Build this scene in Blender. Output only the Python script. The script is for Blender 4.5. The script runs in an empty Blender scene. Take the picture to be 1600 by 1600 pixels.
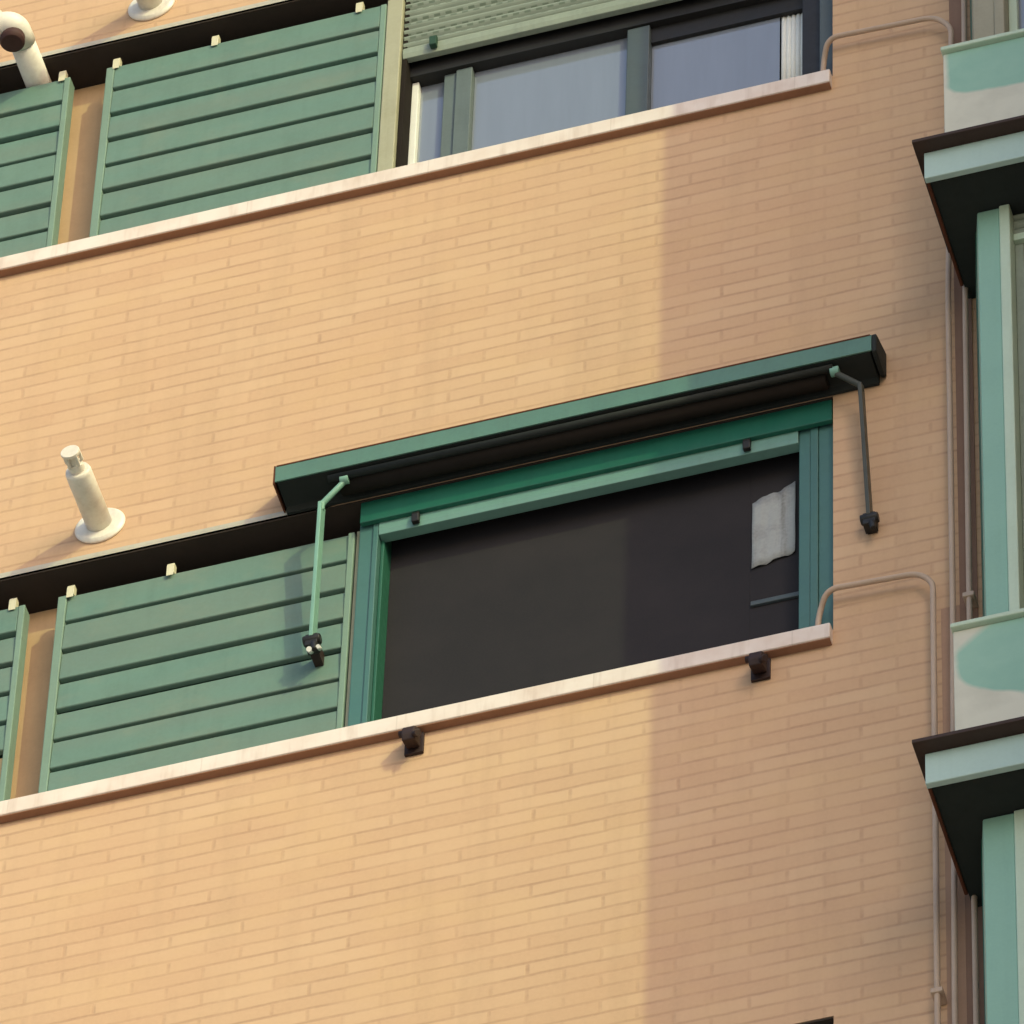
import bpy, bmesh, math, random
from mathutils import Vector, Matrix
from math import sin, cos, pi, radians, atan2, sqrt
random.seed(7)
S = bpy.context.scene
C = S.collection

# ------------------------------------------------------------------ camera, sky, sun, exposure
GROUND = -24.86
el, az, roll = radians(52.3), radians(18.5), radians(2.45)
DIST = 29.4
fw = Vector((-cos(el)*sin(az), cos(el)*cos(az), sin(el)))
r0 = Vector((cos(az), sin(az), 0)); u0 = r0.cross(fw)
rt = cos(roll)*r0 + sin(roll)*u0
up = -sin(roll)*r0 + cos(roll)*u0
cam = bpy.data.cameras.new('camera'); co = bpy.data.objects.new('camera', cam); C.objects.link(co)
pos = -fw*DIST
M = Matrix.Identity(4)
for i in range(3):
    M[i][0], M[i][1], M[i][2], M[i][3] = rt[i], up[i], -fw[i], pos[i]
co.matrix_world = M
cam.sensor_width = 36; cam.lens = 14830/1600*36
cam.clip_start = 0.5; cam.clip_end = 3000
S.camera = co

sd = Vector((1.1, -1.0, 0.70)).normalized()          # towards the sun
W = bpy.data.worlds.new('World'); S.world = W; W.use_nodes = True
nt = W.node_tree; bg = nt.nodes['Background']
sky = nt.nodes.new('ShaderNodeTexSky'); sky.sky_type = 'NISHITA'; sky.sun_disc = False
sky.sun_elevation = math.asin(sd.z); sky.sun_rotation = atan2(sd.x, sd.y)
sky.air_density = 1.0; sky.dust_density = 3.0; sky.ozone_density = 1.0; sky.altitude = 100
nt.links.new(sky.outputs['Color'], bg.inputs['Color'])
bg.inputs['Strength'].default_value = 0.15
sun = bpy.data.lights.new('sun', 'SUN'); sun.energy = 2.0; sun.angle = radians(0.35); sun.color = (0.47, 0.535, 0.25)
so = bpy.data.objects.new('sun', sun); C.objects.link(so)
so.rotation_euler = sd.to_track_quat('Z', 'Y').to_euler(); so.location = (20, -20, 20)
S.view_settings.view_transform = 'Standard'; S.view_settings.look = 'None'
S.view_settings.gamma = 1; S.view_settings.exposure = 0.65
S.render.engine = 'CYCLES'
S.render.resolution_x = S.render.resolution_y = 1024

# ------------------------------------------------------------------ materials
MATS = {}
def nodes(name):
    m = bpy.data.materials.new(name); m.use_nodes = True
    t = m.node_tree; b = t.nodes['Principled BSDF']
    return m, t, b
def N(t, kind, **kw):
    n = t.nodes.new(kind)
    for k, v in kw.items():
        if k in n.inputs: n.inputs[k].default_value = v
        else: setattr(n, k, v)
    return n
def mixc(t, fac, a, b, mode='MIX'):
    n = t.nodes.new('ShaderNodeMix'); n.data_type = 'RGBA'; n.blend_type = mode
    for sock, v in ((0, fac), (6, a), (7, b)):
        if hasattr(v, 'is_output') or isinstance(v, bpy.types.NodeSocket): t.links.new(v, n.inputs[sock])
        elif sock == 0: n.inputs[0].default_value = v
        else: n.inputs[sock].default_value = (*v, 1)
    return n.outputs[2]
def ramp(t, src, a, b, va=0., vb=1.):
    n = t.nodes.new('ShaderNodeMapRange'); n.inputs[1].default_value = a; n.inputs[2].default_value = b
    n.inputs[3].default_value = va; n.inputs[4].default_value = vb
    t.links.new(src, n.inputs[0]); return n.outputs[0]
def noise(t, vec, scale, detail=4, rough=.6):
    n = N(t, 'ShaderNodeTexNoise'); n.inputs['Scale'].default_value = scale
    n.inputs['Detail'].default_value = detail; n.inputs['Roughness'].default_value = rough
    t.links.new(vec, n.inputs['Vector']); return n.outputs['Fac']
def position(t, sx=1, sy=1, sz=1):
    g = t.nodes.new('ShaderNodeNewGeometry')
    m = t.nodes.new('ShaderNodeVectorMath'); m.operation = 'MULTIPLY'; m.inputs[1].default_value = (sx, sy, sz)
    t.links.new(g.outputs['Position'], m.inputs[0]); return m.outputs[0]
def paint(name, col, dark=None, rough=.45, amount=.35, spec=.4, metal=0., streak=True, bump=.03, bands=False):
    """weathered paint or plaster: blotches, faint vertical dirt runs, fine grain"""
    if name in MATS: return MATS[name]
    m, t, b = nodes(name)
    dark = dark or tuple(c*.68 for c in col)
    p = position(t)
    blot = ramp(t, noise(t, p, 5.5, 5, .65), .42, .72)
    c = mixc(t, blot, col, tuple(a*(1-amount)+d*amount for a, d in zip(col, dark)))
    if streak:
        ps = position(t, 28, 28, 1.6)
        st = ramp(t, noise(t, ps, 1.0, 3, .6), .5, .78, 0, amount)
        c = mixc(t, st, c, dark)
    if bands:
        bz = ramp(t, noise(t, position(t, .25, .25, 6.83), 1.0, 1, .5), .38, .66, 0, .55)
        c = mixc(t, bz, c, tuple(a*.62+d*.38+.012 for a, d in zip(dark, (.22, .22, .17))))
        du = ramp(t, noise(t, position(t, 3.5, 3.5, 5), 1.0, 5, .7), .52, .74, 0, .5)
        c = mixc(t, du, c, (.20, .23, .175))
    gr = ramp(t, noise(t, p, 90, 2, .5), .35, .7, 0, .18*amount*2)
    c = mixc(t, gr, c, tuple(min(1, x*1.25) for x in col))
    t.links.new(c, b.inputs['Base Color'])
    t.links.new(ramp(t, noise(t, p, 14, 3), .3, .7, rough-.08, rough+.12), b.inputs['Roughness'])
    b.inputs['Specular IOR Level'].default_value = spec; b.inputs['Metallic'].default_value = metal
    if bump:
        bp = t.nodes.new('ShaderNodeBump'); bp.inputs['Strength'].default_value = bump; bp.inputs['Distance'].default_value = .01
        t.links.new(noise(t, p, 22, 4), bp.inputs['Height']); t.links.new(bp.outputs[0], b.inputs['Normal'])
    MATS[name] = m; return m

def brick_material(name, c1, c2, mortar):
    m, t, b = nodes(name)
    g = t.nodes.new('ShaderNodeNewGeometry'); sp = t.nodes.new('ShaderNodeSeparateXYZ'); t.links.new(g.outputs['Position'], sp.inputs[0])
    ad = t.nodes.new('ShaderNodeMath'); ad.operation = 'ADD'; t.links.new(sp.outputs[0], ad.inputs[0]); t.links.new(sp.outputs[1], ad.inputs[1])
    cb = t.nodes.new('ShaderNodeCombineXYZ'); t.links.new(ad.outputs[0], cb.inputs[0]); t.links.new(sp.outputs[2], cb.inputs[1])
    # slightly wandering joints, as laid by hand
    wob = t.nodes.new('ShaderNodeTexNoise'); wob.inputs['Scale'].default_value = 9; wob.inputs['Detail'].default_value = 2
    t.links.new(cb.outputs[0], wob.inputs['Vector'])
    w2 = t.nodes.new('ShaderNodeVectorMath'); w2.operation = 'MULTIPLY_ADD'
    w2.inputs[1].default_value = (.010, .0075, 0); t.links.new(wob.outputs['Color'], w2.inputs[0]); t.links.new(cb.outputs[0], w2.inputs[2])
    br = t.nodes.new('ShaderNodeTexBrick'); br.offset = .5; br.squash = 1
    t.links.new(w2.outputs[0], br.inputs['Vector'])
    for k, v in (('Scale', 1), ('Mortar Size', .009), ('Mortar Smooth', .75), ('Bias', 0), ('Brick Width', .224), ('Row Height', .059)):
        br.inputs[k].default_value = v
    br.inputs['Color1'].default_value = (*c1, 1); br.inputs['Color2'].default_value = (*c2, 1); br.inputs['Mortar'].default_value = (*mortar, 1)
    p = position(t)
    # joints are not evenly visible: some are filled flush, some deep
    vis = ramp(t, noise(t, position(t, 2.2, 2.2, 6), 1.6, 4, .6), .34, .70, .18, .85)
    # bed joints read stronger than the upright joints
    s2 = t.nodes.new('ShaderNodeSeparateXYZ'); t.links.new(w2.outputs[0], s2.inputs[0])
    def ma(op, a, b_=0.):
        n = t.nodes.new('ShaderNodeMath'); n.operation = op
        for i_, v_ in enumerate((a, b_)):
            if isinstance(v_, bpy.types.NodeSocket): t.links.new(v_, n.inputs[i_])
            else: n.inputs[i_].default_value = v_
        return n.outputs[0]
    fr = ma('FRACT', ma('DIVIDE', ma('ADD', s2.outputs[1], 59.0), .059))
    dj = ma('MULTIPLY', ma('MINIMUM', fr, ma('SUBTRACT', 1.0, fr)), .059)
    bed = ramp(t, dj, .002, .0085, 1, 0)
    upv = ramp(t, noise(t, position(t, 3, 3, 9), 1.3, 3, .6), .38, .66, .25, .95)
    jo = ma('MAXIMUM', ma('MULTIPLY', bed, vis), ma('MULTIPLY', ma('MULTIPLY', br.outputs['Fac'], vis), upv))
    mf = t.nodes.new('ShaderNodeMath'); mf.operation = 'MULTIPLY'; mf.inputs[1].default_value = 1.0; t.links.new(jo, mf.inputs[0])
    avg = tuple((a+d)/2 for a, d in zip(c1, c2))
    br2 = t.nodes.new('ShaderNodeTexBrick'); br2.offset = .5
    t.links.new(w2.outputs[0], br2.inputs['Vector'])
    for k, v in (('Scale', 1), ('Mortar Size', 0.0), ('Bias', 0), ('Brick Width', .224), ('Row Height', .059)): br2.inputs[k].default_value = v
    br2.inputs['Color1'].default_value = (*c1, 1); br2.inputs['Color2'].default_value = (*c2, 1)
    c = mixc(t, mf.outputs[0], br2.outputs['Color'], mortar)
    big = ramp(t, noise(t, position(t, 1, 1, 1.6), 1.3, 5, .6), .38, .68, 0, .45)
    c = mixc(t, big, c, (avg[0]*.95, avg[1]*.86, avg[2]*.82))
    yel = ramp(t, noise(t, position(t, 2.4, 2.4, 4.5), 1.0, 3, .6), .48, .75, 0, .5)
    c = mixc(t, yel, c, (avg[0]*1.04, avg[1]*1.04, avg[2]*.92))
    run = ramp(t, noise(t, position(t, 9, 9, .7), 1.0, 4, .6), .50, .78, 0, .38)
    c = mixc(t, run, c, tuple(x*.74 for x in avg))
    gr = ramp(t, noise(t, p, 70, 3, .6), .3, .75, 0, .25)
    c = mixc(t, gr, c, tuple(min(1, x*1.15) for x in avg))
    t.links.new(c, b.inputs['Base Color'])
    b.inputs['Roughness'].default_value = .88; b.inputs['Specular IOR Level'].default_value = .2
    hm = t.nodes.new('ShaderNodeMath'); hm.operation = 'MULTIPLY_ADD'; hm.inputs[1].default_value = -1
    gn = t.nodes.new('ShaderNodeMath'); gn.operation = 'MULTIPLY'; gn.inputs[1].default_value = .35
    t.links.new(noise(t, p, 45, 4, .6), gn.inputs[0])
    t.links.new(mf.outputs[0], hm.inputs[0]); t.links.new(gn.outputs[0], hm.inputs[2])
    bp = t.nodes.new('ShaderNodeBump'); bp.inputs['Strength'].default_value = .30; bp.inputs['Distance'].default_value = .006
    t.links.new(hm.outputs[0], bp.inputs['Height']); t.links.new(bp.outputs[0], b.inputs['Normal'])
    return m

def parapet_material(name, zbot, zdrop, cut):
    """pale cream panel with a green area that stops short of its lower edge and corner"""
    m, t, b = nodes(name)
    g = t.nodes.new('ShaderNodeNewGeometry'); sp = t.nodes.new('ShaderNodeSeparateXYZ'); t.links.new(g.outputs['Position'], sp.inputs[0])
    p = position(t)
    def ma(op, a, b_):
        n = t.nodes.new('ShaderNodeMath'); n.operation = op
        for i, v in enumerate((a, b_)):
            if isinstance(v, bpy.types.NodeSocket): t.links.new(v, n.inputs[i])
            else: n.inputs[i].default_value = v
        return n.outputs[0]
    wob = ma('MULTIPLY', ma('SUBTRACT', noise(t, p, 6, 3), .5), .035)
    x, z = ma('ADD', sp.outputs[0], wob), ma('ADD', sp.outputs[2], wob)
    dx = ma('SUBTRACT', x, 1.503)
    lim = ma('SUBTRACT', zbot, ma('MULTIPLY', ma('MINIMUM', ma('MAXIMUM', dx, 0), .25), zdrop))
    # rounded lower corner
    dz = ma('SUBTRACT', z, lim)
    r = .07
    qx = ma('MAXIMUM', ma('SUBTRACT', r, dx), 0); qz = ma('MAXIMUM', ma('SUBTRACT', r, dz), 0)
    dist = ma('SQRT', ma('ADD', ma('MULTIPLY', qx, qx), ma('MULTIPLY', qz, qz)), 0)
    inside = ramp(t, dist, r-.008, r+.008, 1, 0)
    if cut:
        diag = ma('ADD', dx, ma('SUBTRACT', cut, z))
        inside = ma('MULTIPLY', inside, ramp(t, diag, .075, .115, 0, 1))
    green = mixc(t, ramp(t, noise(t, p, 5, 4), .4, .7), (.30, .50, .40), (.25, .45, .36))
    cream = mixc(t, ramp(t, noise(t, p, 7, 4), .4, .7), (.63, .62, .52), (.55, .54, .45))
    t.links.new(mixc(t, inside, cream, green), b.inputs['Base Color'])
    b.inputs['Roughness'].default_value = .42; b.inputs['Specular IOR Level'].default_value = .4
    return m

def sill_material():
    m, t, b = nodes('pinkish_stone_sill')
    g = t.nodes.new('ShaderNodeNewGeometry'); sp = t.nodes.new('ShaderNodeSeparateXYZ'); t.links.new(g.outputs['Position'], sp.inputs[0])
    p = position(t)
    c = mixc(t, ramp(t, noise(t, p, 5, 5), .4, .7), (.74, .65, .60), (.66, .54, .48))
    c = mixc(t, ramp(t, noise(t, position(t, 26, 26, 3), 1, 3), .5, .75, 0, .35), c, (.40, .27, .21))
    fr = t.nodes.new('ShaderNodeMath'); fr.operation = 'MODULO'; fr.inputs[1].default_value = .62
    ad = t.nodes.new('ShaderNodeMath'); ad.inputs[1].default_value = 20.17; t.links.new(sp.outputs[0], ad.inputs[0]); t.links.new(ad.outputs[0], fr.inputs[0])
    c = mixc(t, ramp(t, fr.outputs[0], .002, .005, .22, 0), c, (.32, .24, .19))
    t.links.new(c, b.inputs['Base Color']); b.inputs['Roughness'].default_value = .65; b.inputs['Specular IOR Level'].default_value = .3
    return m
BRICK = brick_material('tan_brick', (.588, .396, .256), (.540, .352, .226), (.345, .212, .140))
SILL = sill_material()
SILLUNDER = paint('red_brown_clay', (.30, .155, .095), None, .8, .3, .2)
PIPESHADEL = paint('light_pipe_shade_brown', (.42, .265, .185), (.33, .20, .14), .85, .4, .2)  # lighter brown for the painted shade between the lower pipes
PIPESHADE = paint('pipe_shade_brown', (.27, .165, .12), (.20, .115, .085), .85, .4, .2)  # brown for the painted shade beside the pipes
LINTEL = paint('galvanised_lintel', (.46, .43, .36), None, .55, .4, .4)
SOFFIT = paint('shaded_recess', (.045, .034, .028), None, .9, .3, .1)  # near-black brown, shade of the recess put into the colour
DARK = paint('dark_interior', (.018, .016, .016), None, .9, .3, .1)
PILLAR = paint('ochre_plaster', (.56, .37, .22), None, .85, .3, .2)
LOUVRE = paint('grey_green_louvre_paint', (.128, .222, .182), (.085, .155, .128), .5, .45, .35, bands=True)
LOUVRE2 = paint('grey_green_stile_paint', (.175, .265, .21), (.14, .19, .15), .5, .4, .35)
LGROOVE = paint('dark_green_groove', (.03, .07, .05), None, .7, .3, .2)
CLIP = paint('cream_plastic', (.62, .58, .42), None, .5, .3, .4)
BEIGE = paint('beige_green_post_paint', (.36, .35, .25), (.27, .26, .17), .55, .5, .3)
FRAME = paint('bright_green_frame_paint', (.056, .146, .134), (.045, .115, .106), .42, .4, .5)
FRAMED = paint('deep_green_frame_paint', (.018, .105, .07), (.014, .075, .052), .45, .3, .4)
HEADG = paint('shaded_green_head', (.012, .11, .075), (.01, .075, .055), .45, .3, .4)  # green darkened to carry the hood's shade on the head box
HOOD = paint('green_hood_paint', (.088, .185, .148), (.07, .13, .105), .45, .45, .45)
HOODIN = paint('black_hood_underside', (.020, .023, .022), None, .7, .3, .2)  # near-black tone for housing, front bar and right end plate
ROLL = paint('dark_brown_canvas', (.020, .016, .014), None, .95, .3, .1)
RUST = paint('rusty_brown_edge', (.10, .032, .016), (.05, .02, .012), .8, .6, .2)
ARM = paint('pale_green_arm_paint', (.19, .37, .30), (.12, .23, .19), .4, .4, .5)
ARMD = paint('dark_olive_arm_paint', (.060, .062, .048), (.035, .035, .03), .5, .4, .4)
BLACKP = paint('black_plastic', (.014, .013, .013), None, .5, .3, .4)
BRACKET = paint('dark_brown_metal', (.028, .012, .010), (.015, .008, .008), .6, .4, .4)
SHUT = paint('grey_green_shutter', (.26, .30, .24), (.18, .21, .17), .5, .5, .35)
RAIL = paint('green_rail_paint', (.135, .27, .232), (.10, .20, .175), .42, .4, .5)
ANTH = paint('grey_green_sash_paint', (.072, .092, .100), (.052, .066, .072), .45, .4, .4)
SASHL = paint('weathered_sash_paint', (.115, .145, .143), (.08, .10, .10), .5, .5, .4)
WHITE = paint('white_pvc', (.78, .78, .74), (.62, .60, .54), .4, .3, .4)
CURT = paint('white_curtain', (.72, .73, .70), (.52, .50, .46), .9, .4, .1)
CLOTH = paint('grey_white_cloth', (.34, .355, .36), (.14, .13, .13), .9, .9, .1)
PIPE = paint('beige_pipe_paint', (.50, .37, .285), (.36, .25, .18), .5, .4, .4)
VENT = paint('white_vent_plastic', (.78, .74, .67), (.50, .43, .35), .4, .45, .45)
COLLAR = paint('dark_red_rubber', (.055, .022, .020), (.03, .012, .010), .6, .4, .3)
FASCIA = paint('pale_blue_green_paint', (.40, .54, .51), (.31, .43, .41), .45, .3, .4)
CAPM = paint('brown_flashing', (.045, .026, .020), None, .6, .4, .3)
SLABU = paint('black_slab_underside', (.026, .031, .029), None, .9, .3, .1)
BAYG = paint('pale_green_bay_paint', (.25, .445, .36), (.20, .37, .30), .42, .35, .45)
BAYL = paint('light_green_edge_paint', (.50, .62, .50), (.40, .50, .38), .45, .35, .4)
BAYB = paint('weathered_beige_post', (.33, .31, .23), (.26, .25, .20), .55, .5, .3)
TAN = paint('ochre_board', (.52, .40, .20), (.42, .32, .16), .6, .4, .3)
ASPH = paint('street_paving', (.52, .49, .45), (.42, .39, .36), .9, .4, .2, streak=False)

def glass(name, base, refl=.35):
    m, t, b = nodes(name)
    p = position(t)
    c = mixc(t, ramp(t, noise(t, position(t, 14, 14, 1.2), 1.0, 3), .35, .7), base, tuple(x*.91 for x in base))
    t.links.new(c, b.inputs['Base Color']); b.inputs['Roughness'].default_value = .07
    b.inputs['Specular IOR Level'].default_value = .9; b.inputs['IOR'].default_value = 1.6
    b.inputs['Coat Weight'].default_value = refl; b.inputs['Coat Roughness'].default_value = .03
    bp = t.nodes.new('ShaderNodeBump'); bp.inputs['Strength'].default_value = .04; bp.inputs['Distance'].default_value = .02
    t.links.new(noise(t, p, 3, 2), bp.inputs['Height']); t.links.new(bp.outputs[0], b.inputs['Normal'])
    return m
GLASS = glass('sky_reflect_glass', (.205, .232, .285), .8)  # blue-grey base colour boosts the sky reflection
GLASSD = glass('dark_bay_glass', (.10, .14, .10), .5)
def screen_material():
    m, t, b = nodes('insect_mesh')
    p = position(t)
    c = mixc(t, ramp(t, noise(t, p, 3, 4), .35, .7), (.030, .0265, .031), (.022, .0205, .025))
    c = mixc(t, ramp(t, noise(t, p, 160, 2), .35, .7, 0, .35), c, (.035, .033, .033))
    t.links.new(c, b.inputs['Base Color']); b.inputs['Roughness'].default_value = .85; b.inputs['Specular IOR Level'].default_value = .15
    return m
SCREEN = screen_material()
def slat_material():
    m, t, b = nodes('perforated_slats')
    g = t.nodes.new('ShaderNodeNewGeometry'); sp = t.nodes.new('ShaderNodeSeparateXYZ'); t.links.new(g.outputs['Position'], sp.inputs[0])
    cb = t.nodes.new('ShaderNodeCombineXYZ'); t.links.new(sp.outputs[0], cb.inputs[0]); t.links.new(sp.outputs[2], cb.inputs[1])
    br = t.nodes.new('ShaderNodeTexBrick'); br.offset = .5; t.links.new(cb.outputs[0], br.inputs['Vector'])
    for k, v in (('Scale', 1), ('Mortar Size', .0105), ('Mortar Smooth', .2), ('Brick Width', .040), ('Row Height', .027)): br.inputs[k].default_value = v
    p = position(t)
    c = mixc(t, ramp(t, noise(t, p, 6, 4), .35, .7), (.26, .30, .24), (.20, .235, .19))
    c = mixc(t, br.outputs['Fac'], (.13, .165, .12), c)
    t.links.new(c, b.inputs['Base Color']); b.inputs['Roughness'].default_value = .5
    return m
SLATS = slat_material()

# ------------------------------------------------------------------ geometry helpers
class MB:
    def __init__(s): s.bm = bmesh.new()
    def box(s, x0, x1, y0, y1, z0, z1):
        g = bmesh.ops.create_cube(s.bm, size=1)
        for v in g['verts']:
            v.co = Vector(((x0+x1)/2+v.co.x*(x1-x0), (y0+y1)/2+v.co.y*(y1-y0), (z0+z1)/2+v.co.z*(z1-z0)))
        return s
    def prism(s, prof, x0, x1):
        """profile in (y, z), extruded along x"""
        a = [s.bm.verts.new((x0, y, z)) for y, z in prof]; b = [s.bm.verts.new((x1, y, z)) for y, z in prof]
        n = len(prof); s.bm.faces.new(a); s.bm.faces.new(b[::-1])
        for i in range(n): s.bm.faces.new((a[i], b[i], b[(i+1) % n], a[(i+1) % n]))
        return s
    def slabpoly(s, poly, z0, z1):
        """plan outline in (x, y), extruded in z"""
        a = [s.bm.verts.new((x, y, z0)) for x, y in poly]; b = [s.bm.verts.new((x, y, z1)) for x, y in poly]
        n = len(poly); s.bm.faces.new(a); s.bm.faces.new(b[::-1])
        for i in range(n): s.bm.faces.new((a[i], b[i], b[(i+1) % n], a[(i+1) % n]))
        return s
    def tube(s, pts, r, seg=14, caps=True):
        pts = [Vector(p) for p in pts]; rs = r if isinstance(r, (list, tuple)) else [r]*len(pts)
        rings = []; ref = None
        for i, p in enumerate(pts):
            d = (pts[min(i+1, len(pts)-1)]-pts[max(i-1, 0)]).normalized()
            if ref is None:
                ref = Vector((0, 0, 1)) if abs(d.z) < .9 else Vector((1, 0, 0))
            a = (ref-d*ref.dot(d)).normalized(); ref = a; b = d.cross(a)
            rings.append([s.bm.verts.new(p+rs[i]*(a*cos(2*pi*k/seg)+b*sin(2*pi*k/seg))) for k in range(seg)])
        for i in range(len(rings)-1):
            for k in range(seg):
                f = s.bm.faces.new((rings[i][k], rings[i][(k+1) % seg], rings[i+1][(k+1) % seg], rings[i+1][k])); f.smooth = True
        if caps: s.bm.faces.new(rings[0][::-1]); s.bm.faces.new(rings[-1])
        return s
    def build(s, name, mat, parent=None, bevel=0., mats=None):
        bmesh.ops.recalc_face_normals(s.bm, faces=s.bm.faces)
        me = bpy.data.meshes.new(name); s.bm.to_mesh(me); s.bm.free()
        o = bpy.data.objects.new(name, me); C.objects.link(o); me.materials.append(mat)
        if parent:
            o.parent = parent
            q = parent; off = Vector()
            while q: off += q.location; q = q.parent
            o.location = -off                          # vertices are given in scene metres
        if bevel:
            b = o.modifiers.new('bevel', 'BEVEL'); b.width = bevel; b.segments = 2; b.limit_method = 'ANGLE'; b.harden_normals = False
        return o
def root(name, loc, label, cat, group=None):
    o = bpy.data.objects.new(name, None); C.objects.link(o); o.location = loc; o.empty_display_size = .2
    o['label'] = label; o['category'] = cat
    if group: o['group'] = group
    return o
def rounded(pts, r=.03, n=5):
    """polyline with rounded corners"""
    pts = [Vector(p) for p in pts]; out = [pts[0]]
    for i in range(1, len(pts)-1):
        a = (pts[i-1]-pts[i]); b = (pts[i+1]-pts[i]); k = min(r, a.length*.45, b.length*.45)
        p, q = pts[i]+a.normalized()*k, pts[i]+b.normalized()*k
        for j in range(n+1):
            u = j/n; out.append(p*(1-u)**2+pts[i]*2*u*(1-u)+q*u*u)
    return out+[pts[-1]]

# ------------------------------------------------------------------ ground
g = MB().box(-300, 300, -300, 300, GROUND-.3, GROUND).build('ground', ASPH); g['kind'] = 'structure'

# ------------------------------------------------------------------ the apartment building
F = 2.89
SLOT_B, SLOT_T = -0.932, 0.235          # long window slot of the storey in the middle of the picture
X0, XR, XE = -9.0, 1.031, 1.478         # left end, right end of the slots, edge of the bay
WX = 3.105                              # inner corner with the wing
B = root('apartment_building', (0, .2, GROUND), 'tan brick apartment block with long window strips, green louvres and a glazed bay', 'building')
wall = MB()
TOP = 3*F+.9
lev = [k for k in range(-8, 4)]
zs = [GROUND]
ST = lambda k: SLOT_T+F*k-(.05 if k == -1 else 0)
for k in lev: zs += [SLOT_B+F*k, ST(k)]
zs.append(SLOT_T+F*3+1.5)
for i in range(0, len(zs), 2): wall.box(X0, XR, 0, .30, zs[i], zs[i+1])
wall.box(XR, XE, 0, .30, GROUND, zs[-1])
wall.build('wall', BRICK, B)
bayback = MB().box(XE, WX, .001, .30, GROUND, zs[-1]).build('bay_wall', BRICK, B)
MB().box(X0, WX, .62, .70, GROUND, zs[-1]).build('inner_wall', DARK, B)
MB().box(1.424, XE+.001, -.004, .29, GROUND, zs[-1]-.01).build('pipe_shade_strip', PIPESHADE, B)  # dark strip on the brick, soft pipe shade painted as colour
MB().box(1.366, 1.4235, -.004, .29, GROUND, -.95).build('pipe_shade_strip', PIPESHADEL, B)  # lighter strip, painted shade between the two lower pipes
wing = MB().box(WX, WX+6, -2.4, 6, GROUND, zs[-1]).build('side_wing', BRICK, B)
MB().box(X0, WX+6, .30, 8, zs[-1]-.05, zs[-1]+.25).build('roof', LINTEL, B)

# sills, lintel angles, soffits
for k in (-1, 0, 1, 2):
    z = SLOT_B+F*k
    s = MB().prism([(-.032, z-.070), (-.030, z+.001), (.11, z+.012), (.11, z-.070)], X0, XR-.002).build('sill', SILL, B, .004)
    MB().box(X0, XR-.004, -.028, .0, z-.074, z-.0705).build('sill_bed', SILLUNDER, s)
    l = MB().box(X0, -.60, -.004, .115, ST(k)-.003, ST(k)+.0)
    l.box(X0, -.60, -.004, .001, ST(k)-.003, ST(k)+.024)
    l.build('lintel', LINTEL, B)
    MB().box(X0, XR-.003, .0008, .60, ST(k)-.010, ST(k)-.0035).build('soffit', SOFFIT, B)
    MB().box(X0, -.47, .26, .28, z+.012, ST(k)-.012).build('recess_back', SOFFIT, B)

# pillars between the louvre panels
def pillar(x0, x1, k): return MB().box(x0, x1, .148, .25, SLOT_B+F*k+.012, ST(k)-.011).build('pillar', PILLAR, B, .004)

def louvre_panel(x0, x1, k, dz=0., drop=0, clips=()):
    z0 = SLOT_B+F*k+.016; zt = .130+F*k+dz
    r = bpy.data.objects.new('louvre_panel', None); C.objects.link(r); r.parent = B
    r.location = (x0, .04-.2, z0-GROUND); r.empty_display_size = .2
    p = .1465; sl = MB()
    n = 6
    a, b = x0+.030, x1-.022
    for i in range(n+1):
        zt_i = zt-p*i; zb_i = zt-p*(i+1)+.018
        if i == 0: zt_i = zt
        if i == n: zb_i = z0+.02
        if i < drop or drop == 0:
            j = random.uniform(-.004, .004); zt_i += random.uniform(-.002, .001)*(i > 0)
            sl.prism([(.043+j, zb_i), (.040+j, zb_i+.003), (.046+j, zt_i), (.068, zt_i), (.062, zb_i)], a, b)
    sl.build('slats', LOUVRE, r, .0015)
    bk = MB().box(a, b, .076, .086, (zt-p*drop if drop else z0+.02), zt-.012).build('groove_backing', LGROOVE, r)
    MB().box(x0, a-.001, .038, .088, z0, zt-.002).build('stile', LOUVRE2, r, .003)
    MB().box(b+.001, x1, .038, .088, z0, zt-.002).build('stile', LOUVRE2, r, .003)
    MB().box(a, b, .050, .085, z0-.003, z0+.018).build('bottom_rail', LOUVRE2, r, .002)
    if drop:
        MB().box(a, b, .056, .074, z0+.02, zt-p*drop-.004).build('ochre_board', TAN, r, .002)
    for cx in clips:
        m = MB(); w = .012
        m.prism([(.036, zt-.018), (.036, zt+.030), (.040, zt+.045), (.060, zt+.045), (.060, zt-.001), (.0375, zt-.001)], cx-w, cx+w)
        c = m.build('clip', CLIP, r, .004)
    return r
for k in (-1, 0, 1, 2):
    if k % 2 == 0:
        louvre_panel(-1.503, -.527, k, 0, 0, (-1.463, -1.133))
        louvre_panel(-2.64, -1.612, k, 0, 5 if k == 0 else 0, (-1.655, -2.2))
        pillar(-1.70, -1.51, k); pillar(-2.82, -2.63, k); louvre_panel(-3.75, -2.76, k, 0, 0, (-3.1,))
        xr = -.527
    else:
        louvre_panel(-1.526, -.534, k, .013, 0, (-1.492, -1.141, -.631))
        louvre_panel(-2.66, -1.655, k, .013, 0, (-1.685, -2.2))
        pillar(-1.72, -1.53, k); pillar(-2.84, -2.65, k); louvre_panel(-3.77, -2.78, k, .013, 0, (-3.1,))

# ------------------------------------------------------------------ windows of the strip
def part(name, loc):
    r = bpy.data.objects.new(name, None); C.objects.link(r); r.parent = B
    r.location = Vector(loc)-B.location; r.empty_display_size = .2
    return r

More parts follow.
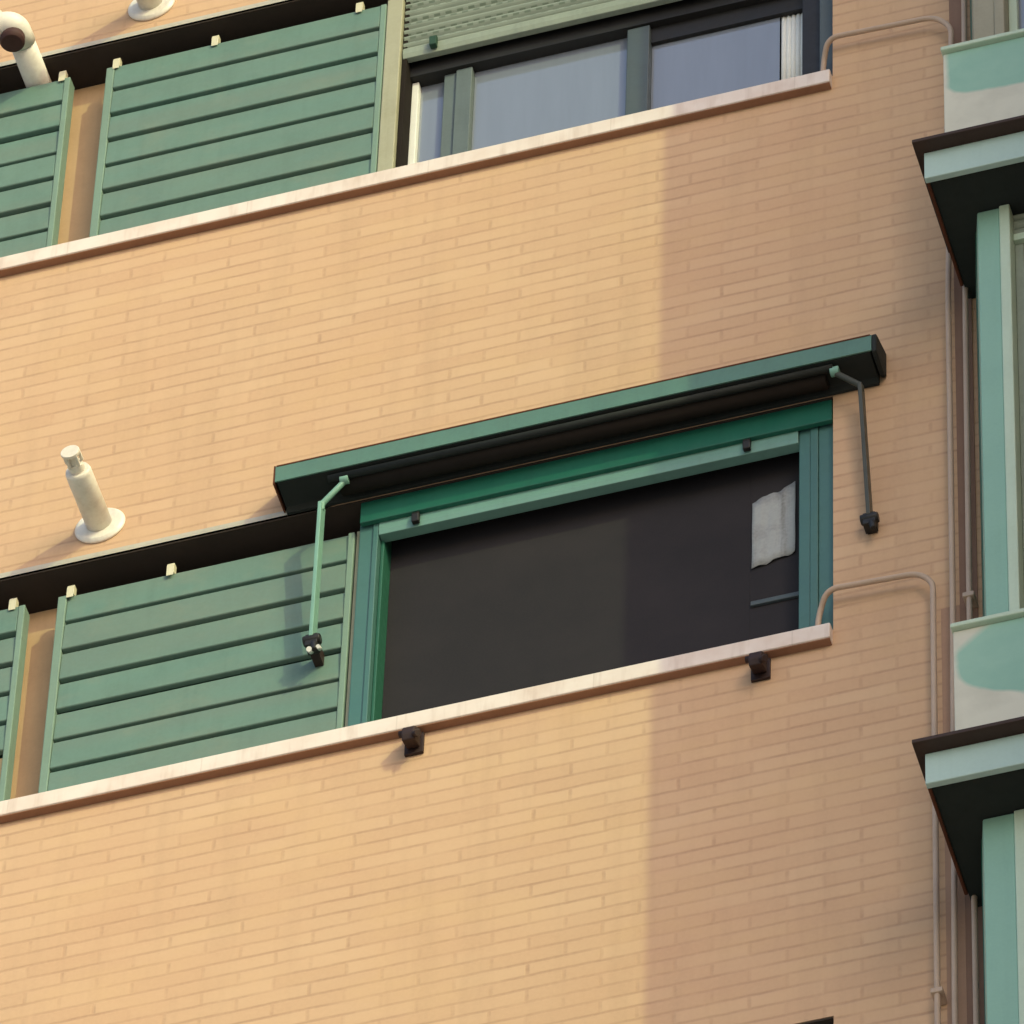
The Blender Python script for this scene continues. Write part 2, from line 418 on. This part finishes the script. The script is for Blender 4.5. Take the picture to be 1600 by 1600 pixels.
def slats(mb, x0, x1, y, z0, z1, pitch=.038):
    z = z0; 
    while z < z1-.005:
        h = min(pitch-.003, z1-z)
        prof = [(y+.008, z)]+[(y+.008-.011*sin(pi*u/5), z+h*u/5) for u in range(0, 6)]+[(y+.008, z+h), (y+.014, z+h), (y+.014, z)]
        mb.prism(prof[1:-3]+[(y+.016, z+h), (y+.016, z)], x0, x1); z += pitch

def window_open_screen(k):
    """green window, shutter nearly up, insect mesh drawn across"""
    zb, zt = SLOT_B+F*k+.014, ST(k)-.012
    r = part('window', (.27, .03, zb))
    MB().box(-.524, -.508, .05, .10, zb, zt-.08).build('corner_strip', BEIGE, r, .002)
    m = MB().box(-.507, -.462, .028, .10, zb, zt-.002); m.box(-.4615, -.443, .022, .10, zb, zt-.003)
    m.build('jamb', FRAME, r, .003)
    MB().box(-.4425, -.431, .05, .125, zb, zt-.04).build('guide_channel', FRAMED, r, .003)
    m = MB().box(.914, .950, .030, .12, zb, zt-.035); m.box(.9505, .976, .025, .12, zb, zt-.036); m.box(.9765, 1.026, .030, .12, zb, zt-.035)
    m.build('jamb', FRAME, r, .003)
    MB().box(-.50, 1.0265, .003, .0215, .120+F*k, zt).build('head_box', HEADG, r, .003)
    MB().prism([(.024, .066+F*k), (.020, .085+F*k), (.020, .130+F*k), (.0225, .150+F*k), (.060, .150+F*k), (.060, .066+F*k)], -.442, .913).build('shutter_rail', RAIL, r, .002)
    for sx in (-.318, .752):
        MB().prism([(.003, .070+F*k), (-.001, .100+F*k), (.004, .117+F*k), (.0195, .117+F*k), (.0195, .070+F*k)], sx-.012, sx+.012).build('shutter_stop', BLACKP, r, .003)
    MB().box(-.430, .913, .092, .11, .128+F*k, .215+F*k).build('top_frame', DARK, r, .002)
    MB().box(-.4305, .735, .118, .122, zb+.03, .195+F*k).build('insect_screen', SCREEN, r)
    MB().box(-.4305, .913, .112, .135, zb-.002, zb+.03).build('bottom_rail', ROLL, r, .002)
    MB().box(.7352, .913, .1185, .1225, zb+.03, .195+F*k).build('pane', SCREEN, r)
    m = MB(); m.box(.74, .905, .108, .118, -.585+F*k, -.565+F*k); m.build('sash_rail', ANTH, r, .002)
    # white cloth hanging behind the right edge of the screen
    bm = MB(); n = 12; top = [.040, .034, .032, .032, .034, .037, .040, .042, .042, .040, .038, .036, .035]
    cols = []
    for i in range(n+1):
        x = .742+.138*i/n; y = .1130+.002*sin(i*1.9); col = []
        zt_ = -.085+F*k+(.05-top[i])+.06*i/n; zb_ = -.400+F*k+.003*sin(i*1.1)+.040*(i/n)
        for j in range(9): col.append(bm.bm.verts.new((x, y+.002*sin(j*1.3+i), zt_+(zb_-zt_)*j/8)))
        cols.append(col)
    for i in range(n):
        for j in range(8):
            f = bm.bm.faces.new((cols[i][j], cols[i+1][j], cols[i+1][j+1], cols[i][j+1])); f.smooth = True
    o = bm.build('hanging_cloth', CLOTH, r)
    s = o.modifiers.new('thickness', 'SOLIDIFY'); s.thickness = .002
    return r

def window_shuttered(k):
    """window with a partly lowered perforated shutter over sliding sashes"""
    zb, zt = SLOT_B+F*k+.014, ST(k)-.012
    r = part('window', (.27, .05, zb)); b0 = F*k
    MB().box(-.532, -.476, .040, .11, zb, zt-.06).build('jamb', BEIGE, r, .004)
    MB().box(-.4755, -.458, .06, .20, zb, zt-.06).build('guide_channel', ROLL, r, .003)
    MB().box(.972, 1.028, .05, .12, zb, zt-.01).build('jamb', ANTH, r, .004)
    MB().box(.905, .9715, .08, .20, zb, zt-.01).build('guide_channel', BLACKP, r, .003)
    rb = 2.708-F+b0
    MB().prism([(.058, rb), (.052, rb+.02), (.052, rb+.045), (.060, rb+.062), (.080, rb+.062), (.080, rb)], -.472, .970).build('shutter_rail', SHUT, r, .002)
    m = MB(); slats(m, -.472, .970, .058, rb+.064, zt-.03); m.build('shutter', SLATS, r)
    for sx in (-.36, .84):
        MB().prism([(.030, rb+.008), (.026, rb+.05), (.038, rb+.066), (.0515, rb+.066), (.0515, rb+.008)], sx-.012, sx+.012).build('shutter_stop', LGROOVE, r, .003)
    MB().box(-.457, .904, .10, .20, 2.655-F+b0, zt-.01).build('top_frame', BLACKP, r)
    MB().box(-.457, .904, .105, .20, zb-.002, 2.075-F+b0).build('bottom_frame', SASHL, r)
    # sashes
    MB().box(-.432, -.345, .150, .156, 2.075-F+b0, 2.655-F+b0).build('pane', GLASS, r)
    MB().box(-.457, -.433, .125, .16, 2.075-F+b0, 2.654-F+b0).build('sunlit_edge', WHITE, r, .003)  # white strip stands in for sunlight on the frame edge
    MB().box(-.344, -.300, .122, .16, 2.075-F+b0, 2.654-F+b0).build('sash_stile', SASHL, r, .003)
    MB().box(-.2995, -.243, .112, .16, 2.075-F+b0, 2.654-F+b0).build('sash_stile', SASHL, r, .003)
    MB().box(-.242, .294, .140, .146, 2.075-F+b0, 2.654-F+b0).build('pane', GLASS, r)
    MB().box(.295, .372, .108, .16, 2.075-F+b0, 2.654-F+b0).build('mullion', ANTH, r, .003)
    MB().box(.373, .812, .140, .146, 2.075-F+b0, 2.57-F+b0).build('pane', GLASS, r)
    MB().box(.373, .904, .125, .16, 2.571-F+b0, 2.654-F+b0).build('sash_rail', BLACKP, r)
    m = MB()
    for i in range(5):
        x = .816+.0165*i; m.tube([(x+.008, .150, 2.075-F+b0), (x+.008, .150, 2.57-F+b0)], .0095, 8)
    m.build('curtain', CURT, r)
    MB().box(.899, .904, .118, .16, 2.075-F+b0, 2.57-F+b0).build('sash_stile', ANTH, r)
    return r
window_open_screen(0); window_shuttered(1); window_shuttered(-1); window_shuttered(2)

# ------------------------------------------------------------------ glazed bay with parapets and ledges
FB = 2.94
def bay(k):
    z = FB*k
    r = part('glazed_bay', (1.5, -.3, z-2.2))
    sb, sf = .572+z, .702+z                          # underside and top of the ledge below the parapet
    R = WX-.002
    dl = -.022 if k == -1 else 0.; dp = -.022 if k == -2 else 0.
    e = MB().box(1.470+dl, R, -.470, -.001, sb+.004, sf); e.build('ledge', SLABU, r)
    f = MB().box(1.458+dl, R, -.492, -.4705, sb-.004, sf); f.build('fascia', FASCIA, r, .003)
    MB().box(1.459+dl, 1.4695+dl, -.470, -.06, sb-.002, sf-.001).build('ledge_side', RUST, r, .002)
    MB().box(1.432+dl, R, -.540, -.10, sf+.001, sf+.016).build('flashing', CAPM, r, .002)
    pz0, pz1 = sf+.017, 1.405+z
    MB().box(1.491, R, -.360, -.335, pz0, pz1).build('parapet', PAR[k], r, .004)
    MB().box(1.491, 1.512, -.334, -.001, pz0, pz1-.004).build('parapet_side', FRAMED, r, .003)
    MB().box(1.487, R, -.378, -.31, pz1+.001, pz1+.020).build('coping', BAYL, r, .004)
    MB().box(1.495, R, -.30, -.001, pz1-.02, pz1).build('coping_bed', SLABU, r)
    # glazing stands on the parapet and reaches up to the next ledge
    a, b = pz1+.021, sb+FB-.003
    post = BAYB if k == 0 else BAYG
    edge = BAYB if k == 0 else BAYL
    MB().slabpoly([(1.582+dp, -.322), (1.652, -.322), (1.652, -.25), (1.56+dp, -.25)], a, b).build('corner_post', post, r, .004)
    MB().box(1.6525, 1.686, -.330, -.25, a, b).build('jamb', edge, r, .004)
    MB().slabpoly([(1.558+dp, -.252), (1.565+dp, -.252), (1.500, -.002), (1.493, -.002)], a, b).build('side_panel', FRAMED, r)
    sh = b-.11 if k < 0 else b-.45
    m = MB(); slats(m, 1.687, R, -.285, sh, b, .044); m.build('shutter', SHUT, r)
    MB().box(1.687, R, -.292, -.27, sh-.034, sh-.002).build('shutter_rail', BAYL, r, .002)
    MB().box(1.687, R, -.245, -.239, a, sh-.01).build('pane', GLASS if k == 0 else GLASSD, r)
    MB().box(1.687, 1.715, -.275, -.246, a, sh-.036).build('sash_stile', SHUT if k else BAYL, r, .003)
    for x in (2.15, 2.62): MB().box(x, x+.06, -.29, -.2, a, sh-.036).build('mullion', BAYG, r, .004)
PAR = {-2: parapet_material('green_cream_parapet', -1.83-FB, .4, None), -1: parapet_material('cut_green_cream_parapet', -1.80, .40, -1.535),
       0: parapet_material('straight_green_cream_parapet', 1.165, .05, None), 1: parapet_material('upper_green_cream_parapet', 1.165+FB, .05, None)}
for k in (-2, -1, 0, 1): bay(k)

# ------------------------------------------------------------------ folding-arm awning over the middle window
A = root('awning', (.25, 0, .25), 'retracted green awning under a long metal hood above the dark window', 'awning')
L, R = -.745, 1.188
hood = MB()
hood.prism([(-.126, .332), (-.121, .338), (0, .386), (0, .380), (-.118, .333), (-.118, .256), (-.125, .254)], L, R)
h = hood.build('hood', HOOD, A, .002)
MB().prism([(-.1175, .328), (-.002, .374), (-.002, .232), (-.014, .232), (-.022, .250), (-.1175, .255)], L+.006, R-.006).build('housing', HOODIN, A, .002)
MB().box(L+.004, R-.004, -.1275, -.1262, .328, .334).build('top_edge', RUST, A)
MB().prism([(-.124, .248), (-.124, .338), (-.001, .388), (-.001, .248)], L-.006, L-.0005).build('end_plate', RUST, A, .001)
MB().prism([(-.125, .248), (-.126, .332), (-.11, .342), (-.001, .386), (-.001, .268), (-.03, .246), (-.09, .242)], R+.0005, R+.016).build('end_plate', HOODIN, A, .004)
MB().tube([(L+.20, -.060, .240), (R-.16, -.060, .240)], .030, 20).build('fabric_roll', ROLL, A)
MB().tube([(L+.17, -.100, .240), (R-.13, -.100, .240)], .013, 12).build('front_bar', HOODIN, A)
def arm(sx, cx, mats):
    kn = lambda t: cx+sx*t
    a = MB(); w = .0065
    lo, hi = kn(.885), kn(.870)
    q = [(lo, -.010, -.47), (lo, -.052, -.47), (hi, -.092, .150), (hi, -.052, .150)]
    va = [a.bm.verts.new((x-w, y, z)) for x, y, z in q]; vb = [a.bm.verts.new((x+w, y, z)) for x, y, z in q]
    a.bm.faces.new(va); a.bm.faces.new(vb[::-1])
    for i in range(4): a.bm.faces.new((va[i], vb[i], vb[(i+1) % 4], va[(i+1) % 4]))
    a.tube(rounded([(hi, -.072, .125), (hi, -.074, .153), (kn(.792), -.090, .226)], .015), .010, 12)
    a.build('arm', mats, A, .002)
    hub = MB(); hub.tube([(kn(.792)-.014, -.092, .230), (kn(.792)+.014, -.092, .230)], .016, 14); hub.build('arm_joint', ARM, A, .002)
    m = MB().box(lo-.020, lo+.020, -.046, -.004, -.508, -.455); m.tube([(lo-.028, -.034, -.474), (lo+.028, -.034, -.474)], .017, 14)
    m.tube([(lo+.008, -.040, -.50), (lo+.014, -.046, -.540)], [.012, .009], 10)
    m.build('arm_pivot', BLACKP, A, .003)
    m = MB().box(lo-.014, lo+.014, -.0035, (.046 if sx < 0 else -.0005), -.506, -.456); m.build('pivot_plate', BRACKET, A)
    if sx < 0:
        m = MB().tube([(lo-.002, -.030, -.525), (lo-.002, -.052, -.538)], .009, 10); m.tube([(lo+.026, -.03, -.520), (lo+.026, -.050, -.532)], .007, 10)
        m.build('bolt', WHITE, A)
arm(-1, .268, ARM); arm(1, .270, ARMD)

# hooks under the sill that catch the awning's front bar
def hook(x, label):
    z = SLOT_B-.070
    r = root('wall_hook', (x, 0, z-.06), label, 'hook', 'brown hooks under the sill')
    MB().box(x-.030, x+.030, -.012, -.001, z-.105, z-.012).build('plate', BRACKET, r, .002)
    MB().prism([(-.013, z-.085), (-.066, z-.105), (-.076, z-.082), (-.070, z-.048), (-.045, z-.022), (-.013, z-.022)], x-.021, x+.021).build('jaw', BRACKET, r, .005)
    m = MB().tube([(x-.032, -.058, z-.062), (x+.034, -.058, z-.070)], .011, 12); m.tube([(x+.020, -.07, z-.09), (x+.034, -.08, z-.10)], .010, 10)
    m.build('pin', BRACKET, r)
hook(-.276, 'dark brown hook under the sill on sunlit brick, casting a slanting shadow')
hook(.808, 'dark brown hook under the sill on shaded brick, nearer the pipes')

# ------------------------------------------------------------------ vents and the flue
def vent(z, label):
    x = -1.367
    r = root('vent_pipe', (x, 0, z), label, 'vent', 'white vent pipes with round flanges')
    m = MB().tube([(x, -.001, z), (x, -.008, z), (x, -.016, z)], [.084, .084, .074], 40); m.build('flange', VENT, r, .002)
    m = MB().tube([(x, -.016, z), (x, -.225, z), (x, -.236, z)], [.0425, .0425, .0385], 32); m.build('tube', VENT, r)
    m = MB()
    m.tube([(x, -.236, z), (x, -.262, z)], .026, 20); m.tube([(x, -.262, z), (x, -.300, z)], [.018, .016], 14)
    for i in range(5):
        t = 2*pi*i/5+.4; m.box(x+.026*cos(t)-.005, x+.026*cos(t)+.005, -.305, -.262, z+.026*sin(t)-.005, z+.026*sin(t)+.005)
    m.tube([(x, -.300, z), (x, -.312, z)], .031, 20)
    m.build('terminal', VENT, r, .002)
vent(.394, 'white vent pipe with round flange jutting from brick left of the awning')
vent(.394+F, 'white vent pipe cut by the top edge of the photo, above the upper louvres')

fx, fz = -1.786, 3.094
r = root('flue_pipe', (fx, .1, fz), 'white elbowed flue pipe with dark brown collar over the top left louvres', 'flue')
MB().tube([(fx, .24, fz), (fx, -.095, fz)], .044, 32).build('tube', VENT, r)
MB().tube(rounded([(fx, -.0955, fz), (fx-.002, -.175, fz+.004), (fx-.30, -.185, fz+.030)], .07, 8), .047, 32).build('elbow', VENT, r)
MB().tube([(fx-.012, -.150, fz-.030), (fx-.014, -.152, fz-.062), (fx-.014, -.152, fz-.075)], [.040, .044, .036], 24).build('collar', COLLAR, r, .002)
MB().tube([(fx-.045, -.184, fz+.008), (fx-.075, -.185, fz+.010)], .0495, 32).build('joint_ring', VENT, r)

# ------------------------------------------------------------------ thin service pipes on the brick
def pipe(pts, label, clips, rad=.0092, rr=.045):
    p0 = pts[-1]
    r = root('wall_pipe', tuple(p0), label, 'pipe', 'beige pipes running down the wall')
    MB().tube(rounded(pts, rr, 8), rad, 14).build('tube', PIPE, r)
    for (x, z) in clips:
        MB().box(x-.018, x+.018, -.056, -.0005, z-.010, z+.010).build('clip', PIPE, r, .003)
    return r
py = -.042
pipe([(.978, .012, SLOT_B+.016), (.984, .008, -.840), (1.022, -.042, -.786), (1.305, py, -.803), (1.352, py, -.86), (1.347, py, -2.9), (1.340, py, -8.0)],
     'beige pipe bending out of the dark window and down the shaded brick', [(1.348, -2.75)])
pipe([(.990, .030, SLOT_B+F+.018), (.994, .020, 2.065), (1.026, -.042, 2.116), (1.385, py, 2.098), (1.440, py, 2.02), (1.414, py, .55), (1.412, py, -1.0), (1.398, py, -2.8), (1.398, py, -8)],
     'beige pipe bending out of the upper curtained window and down', [(1.430, 1.45)])
pipe([(1.486, py, 8.0), (1.484, py, 2.1), (1.468, py, .4), (1.463, py, -1.0), (1.460, py, -2.8), (1.456, py, -8)],
     'straight beige pipe nearest the green bay', [(1.463, -.97)])
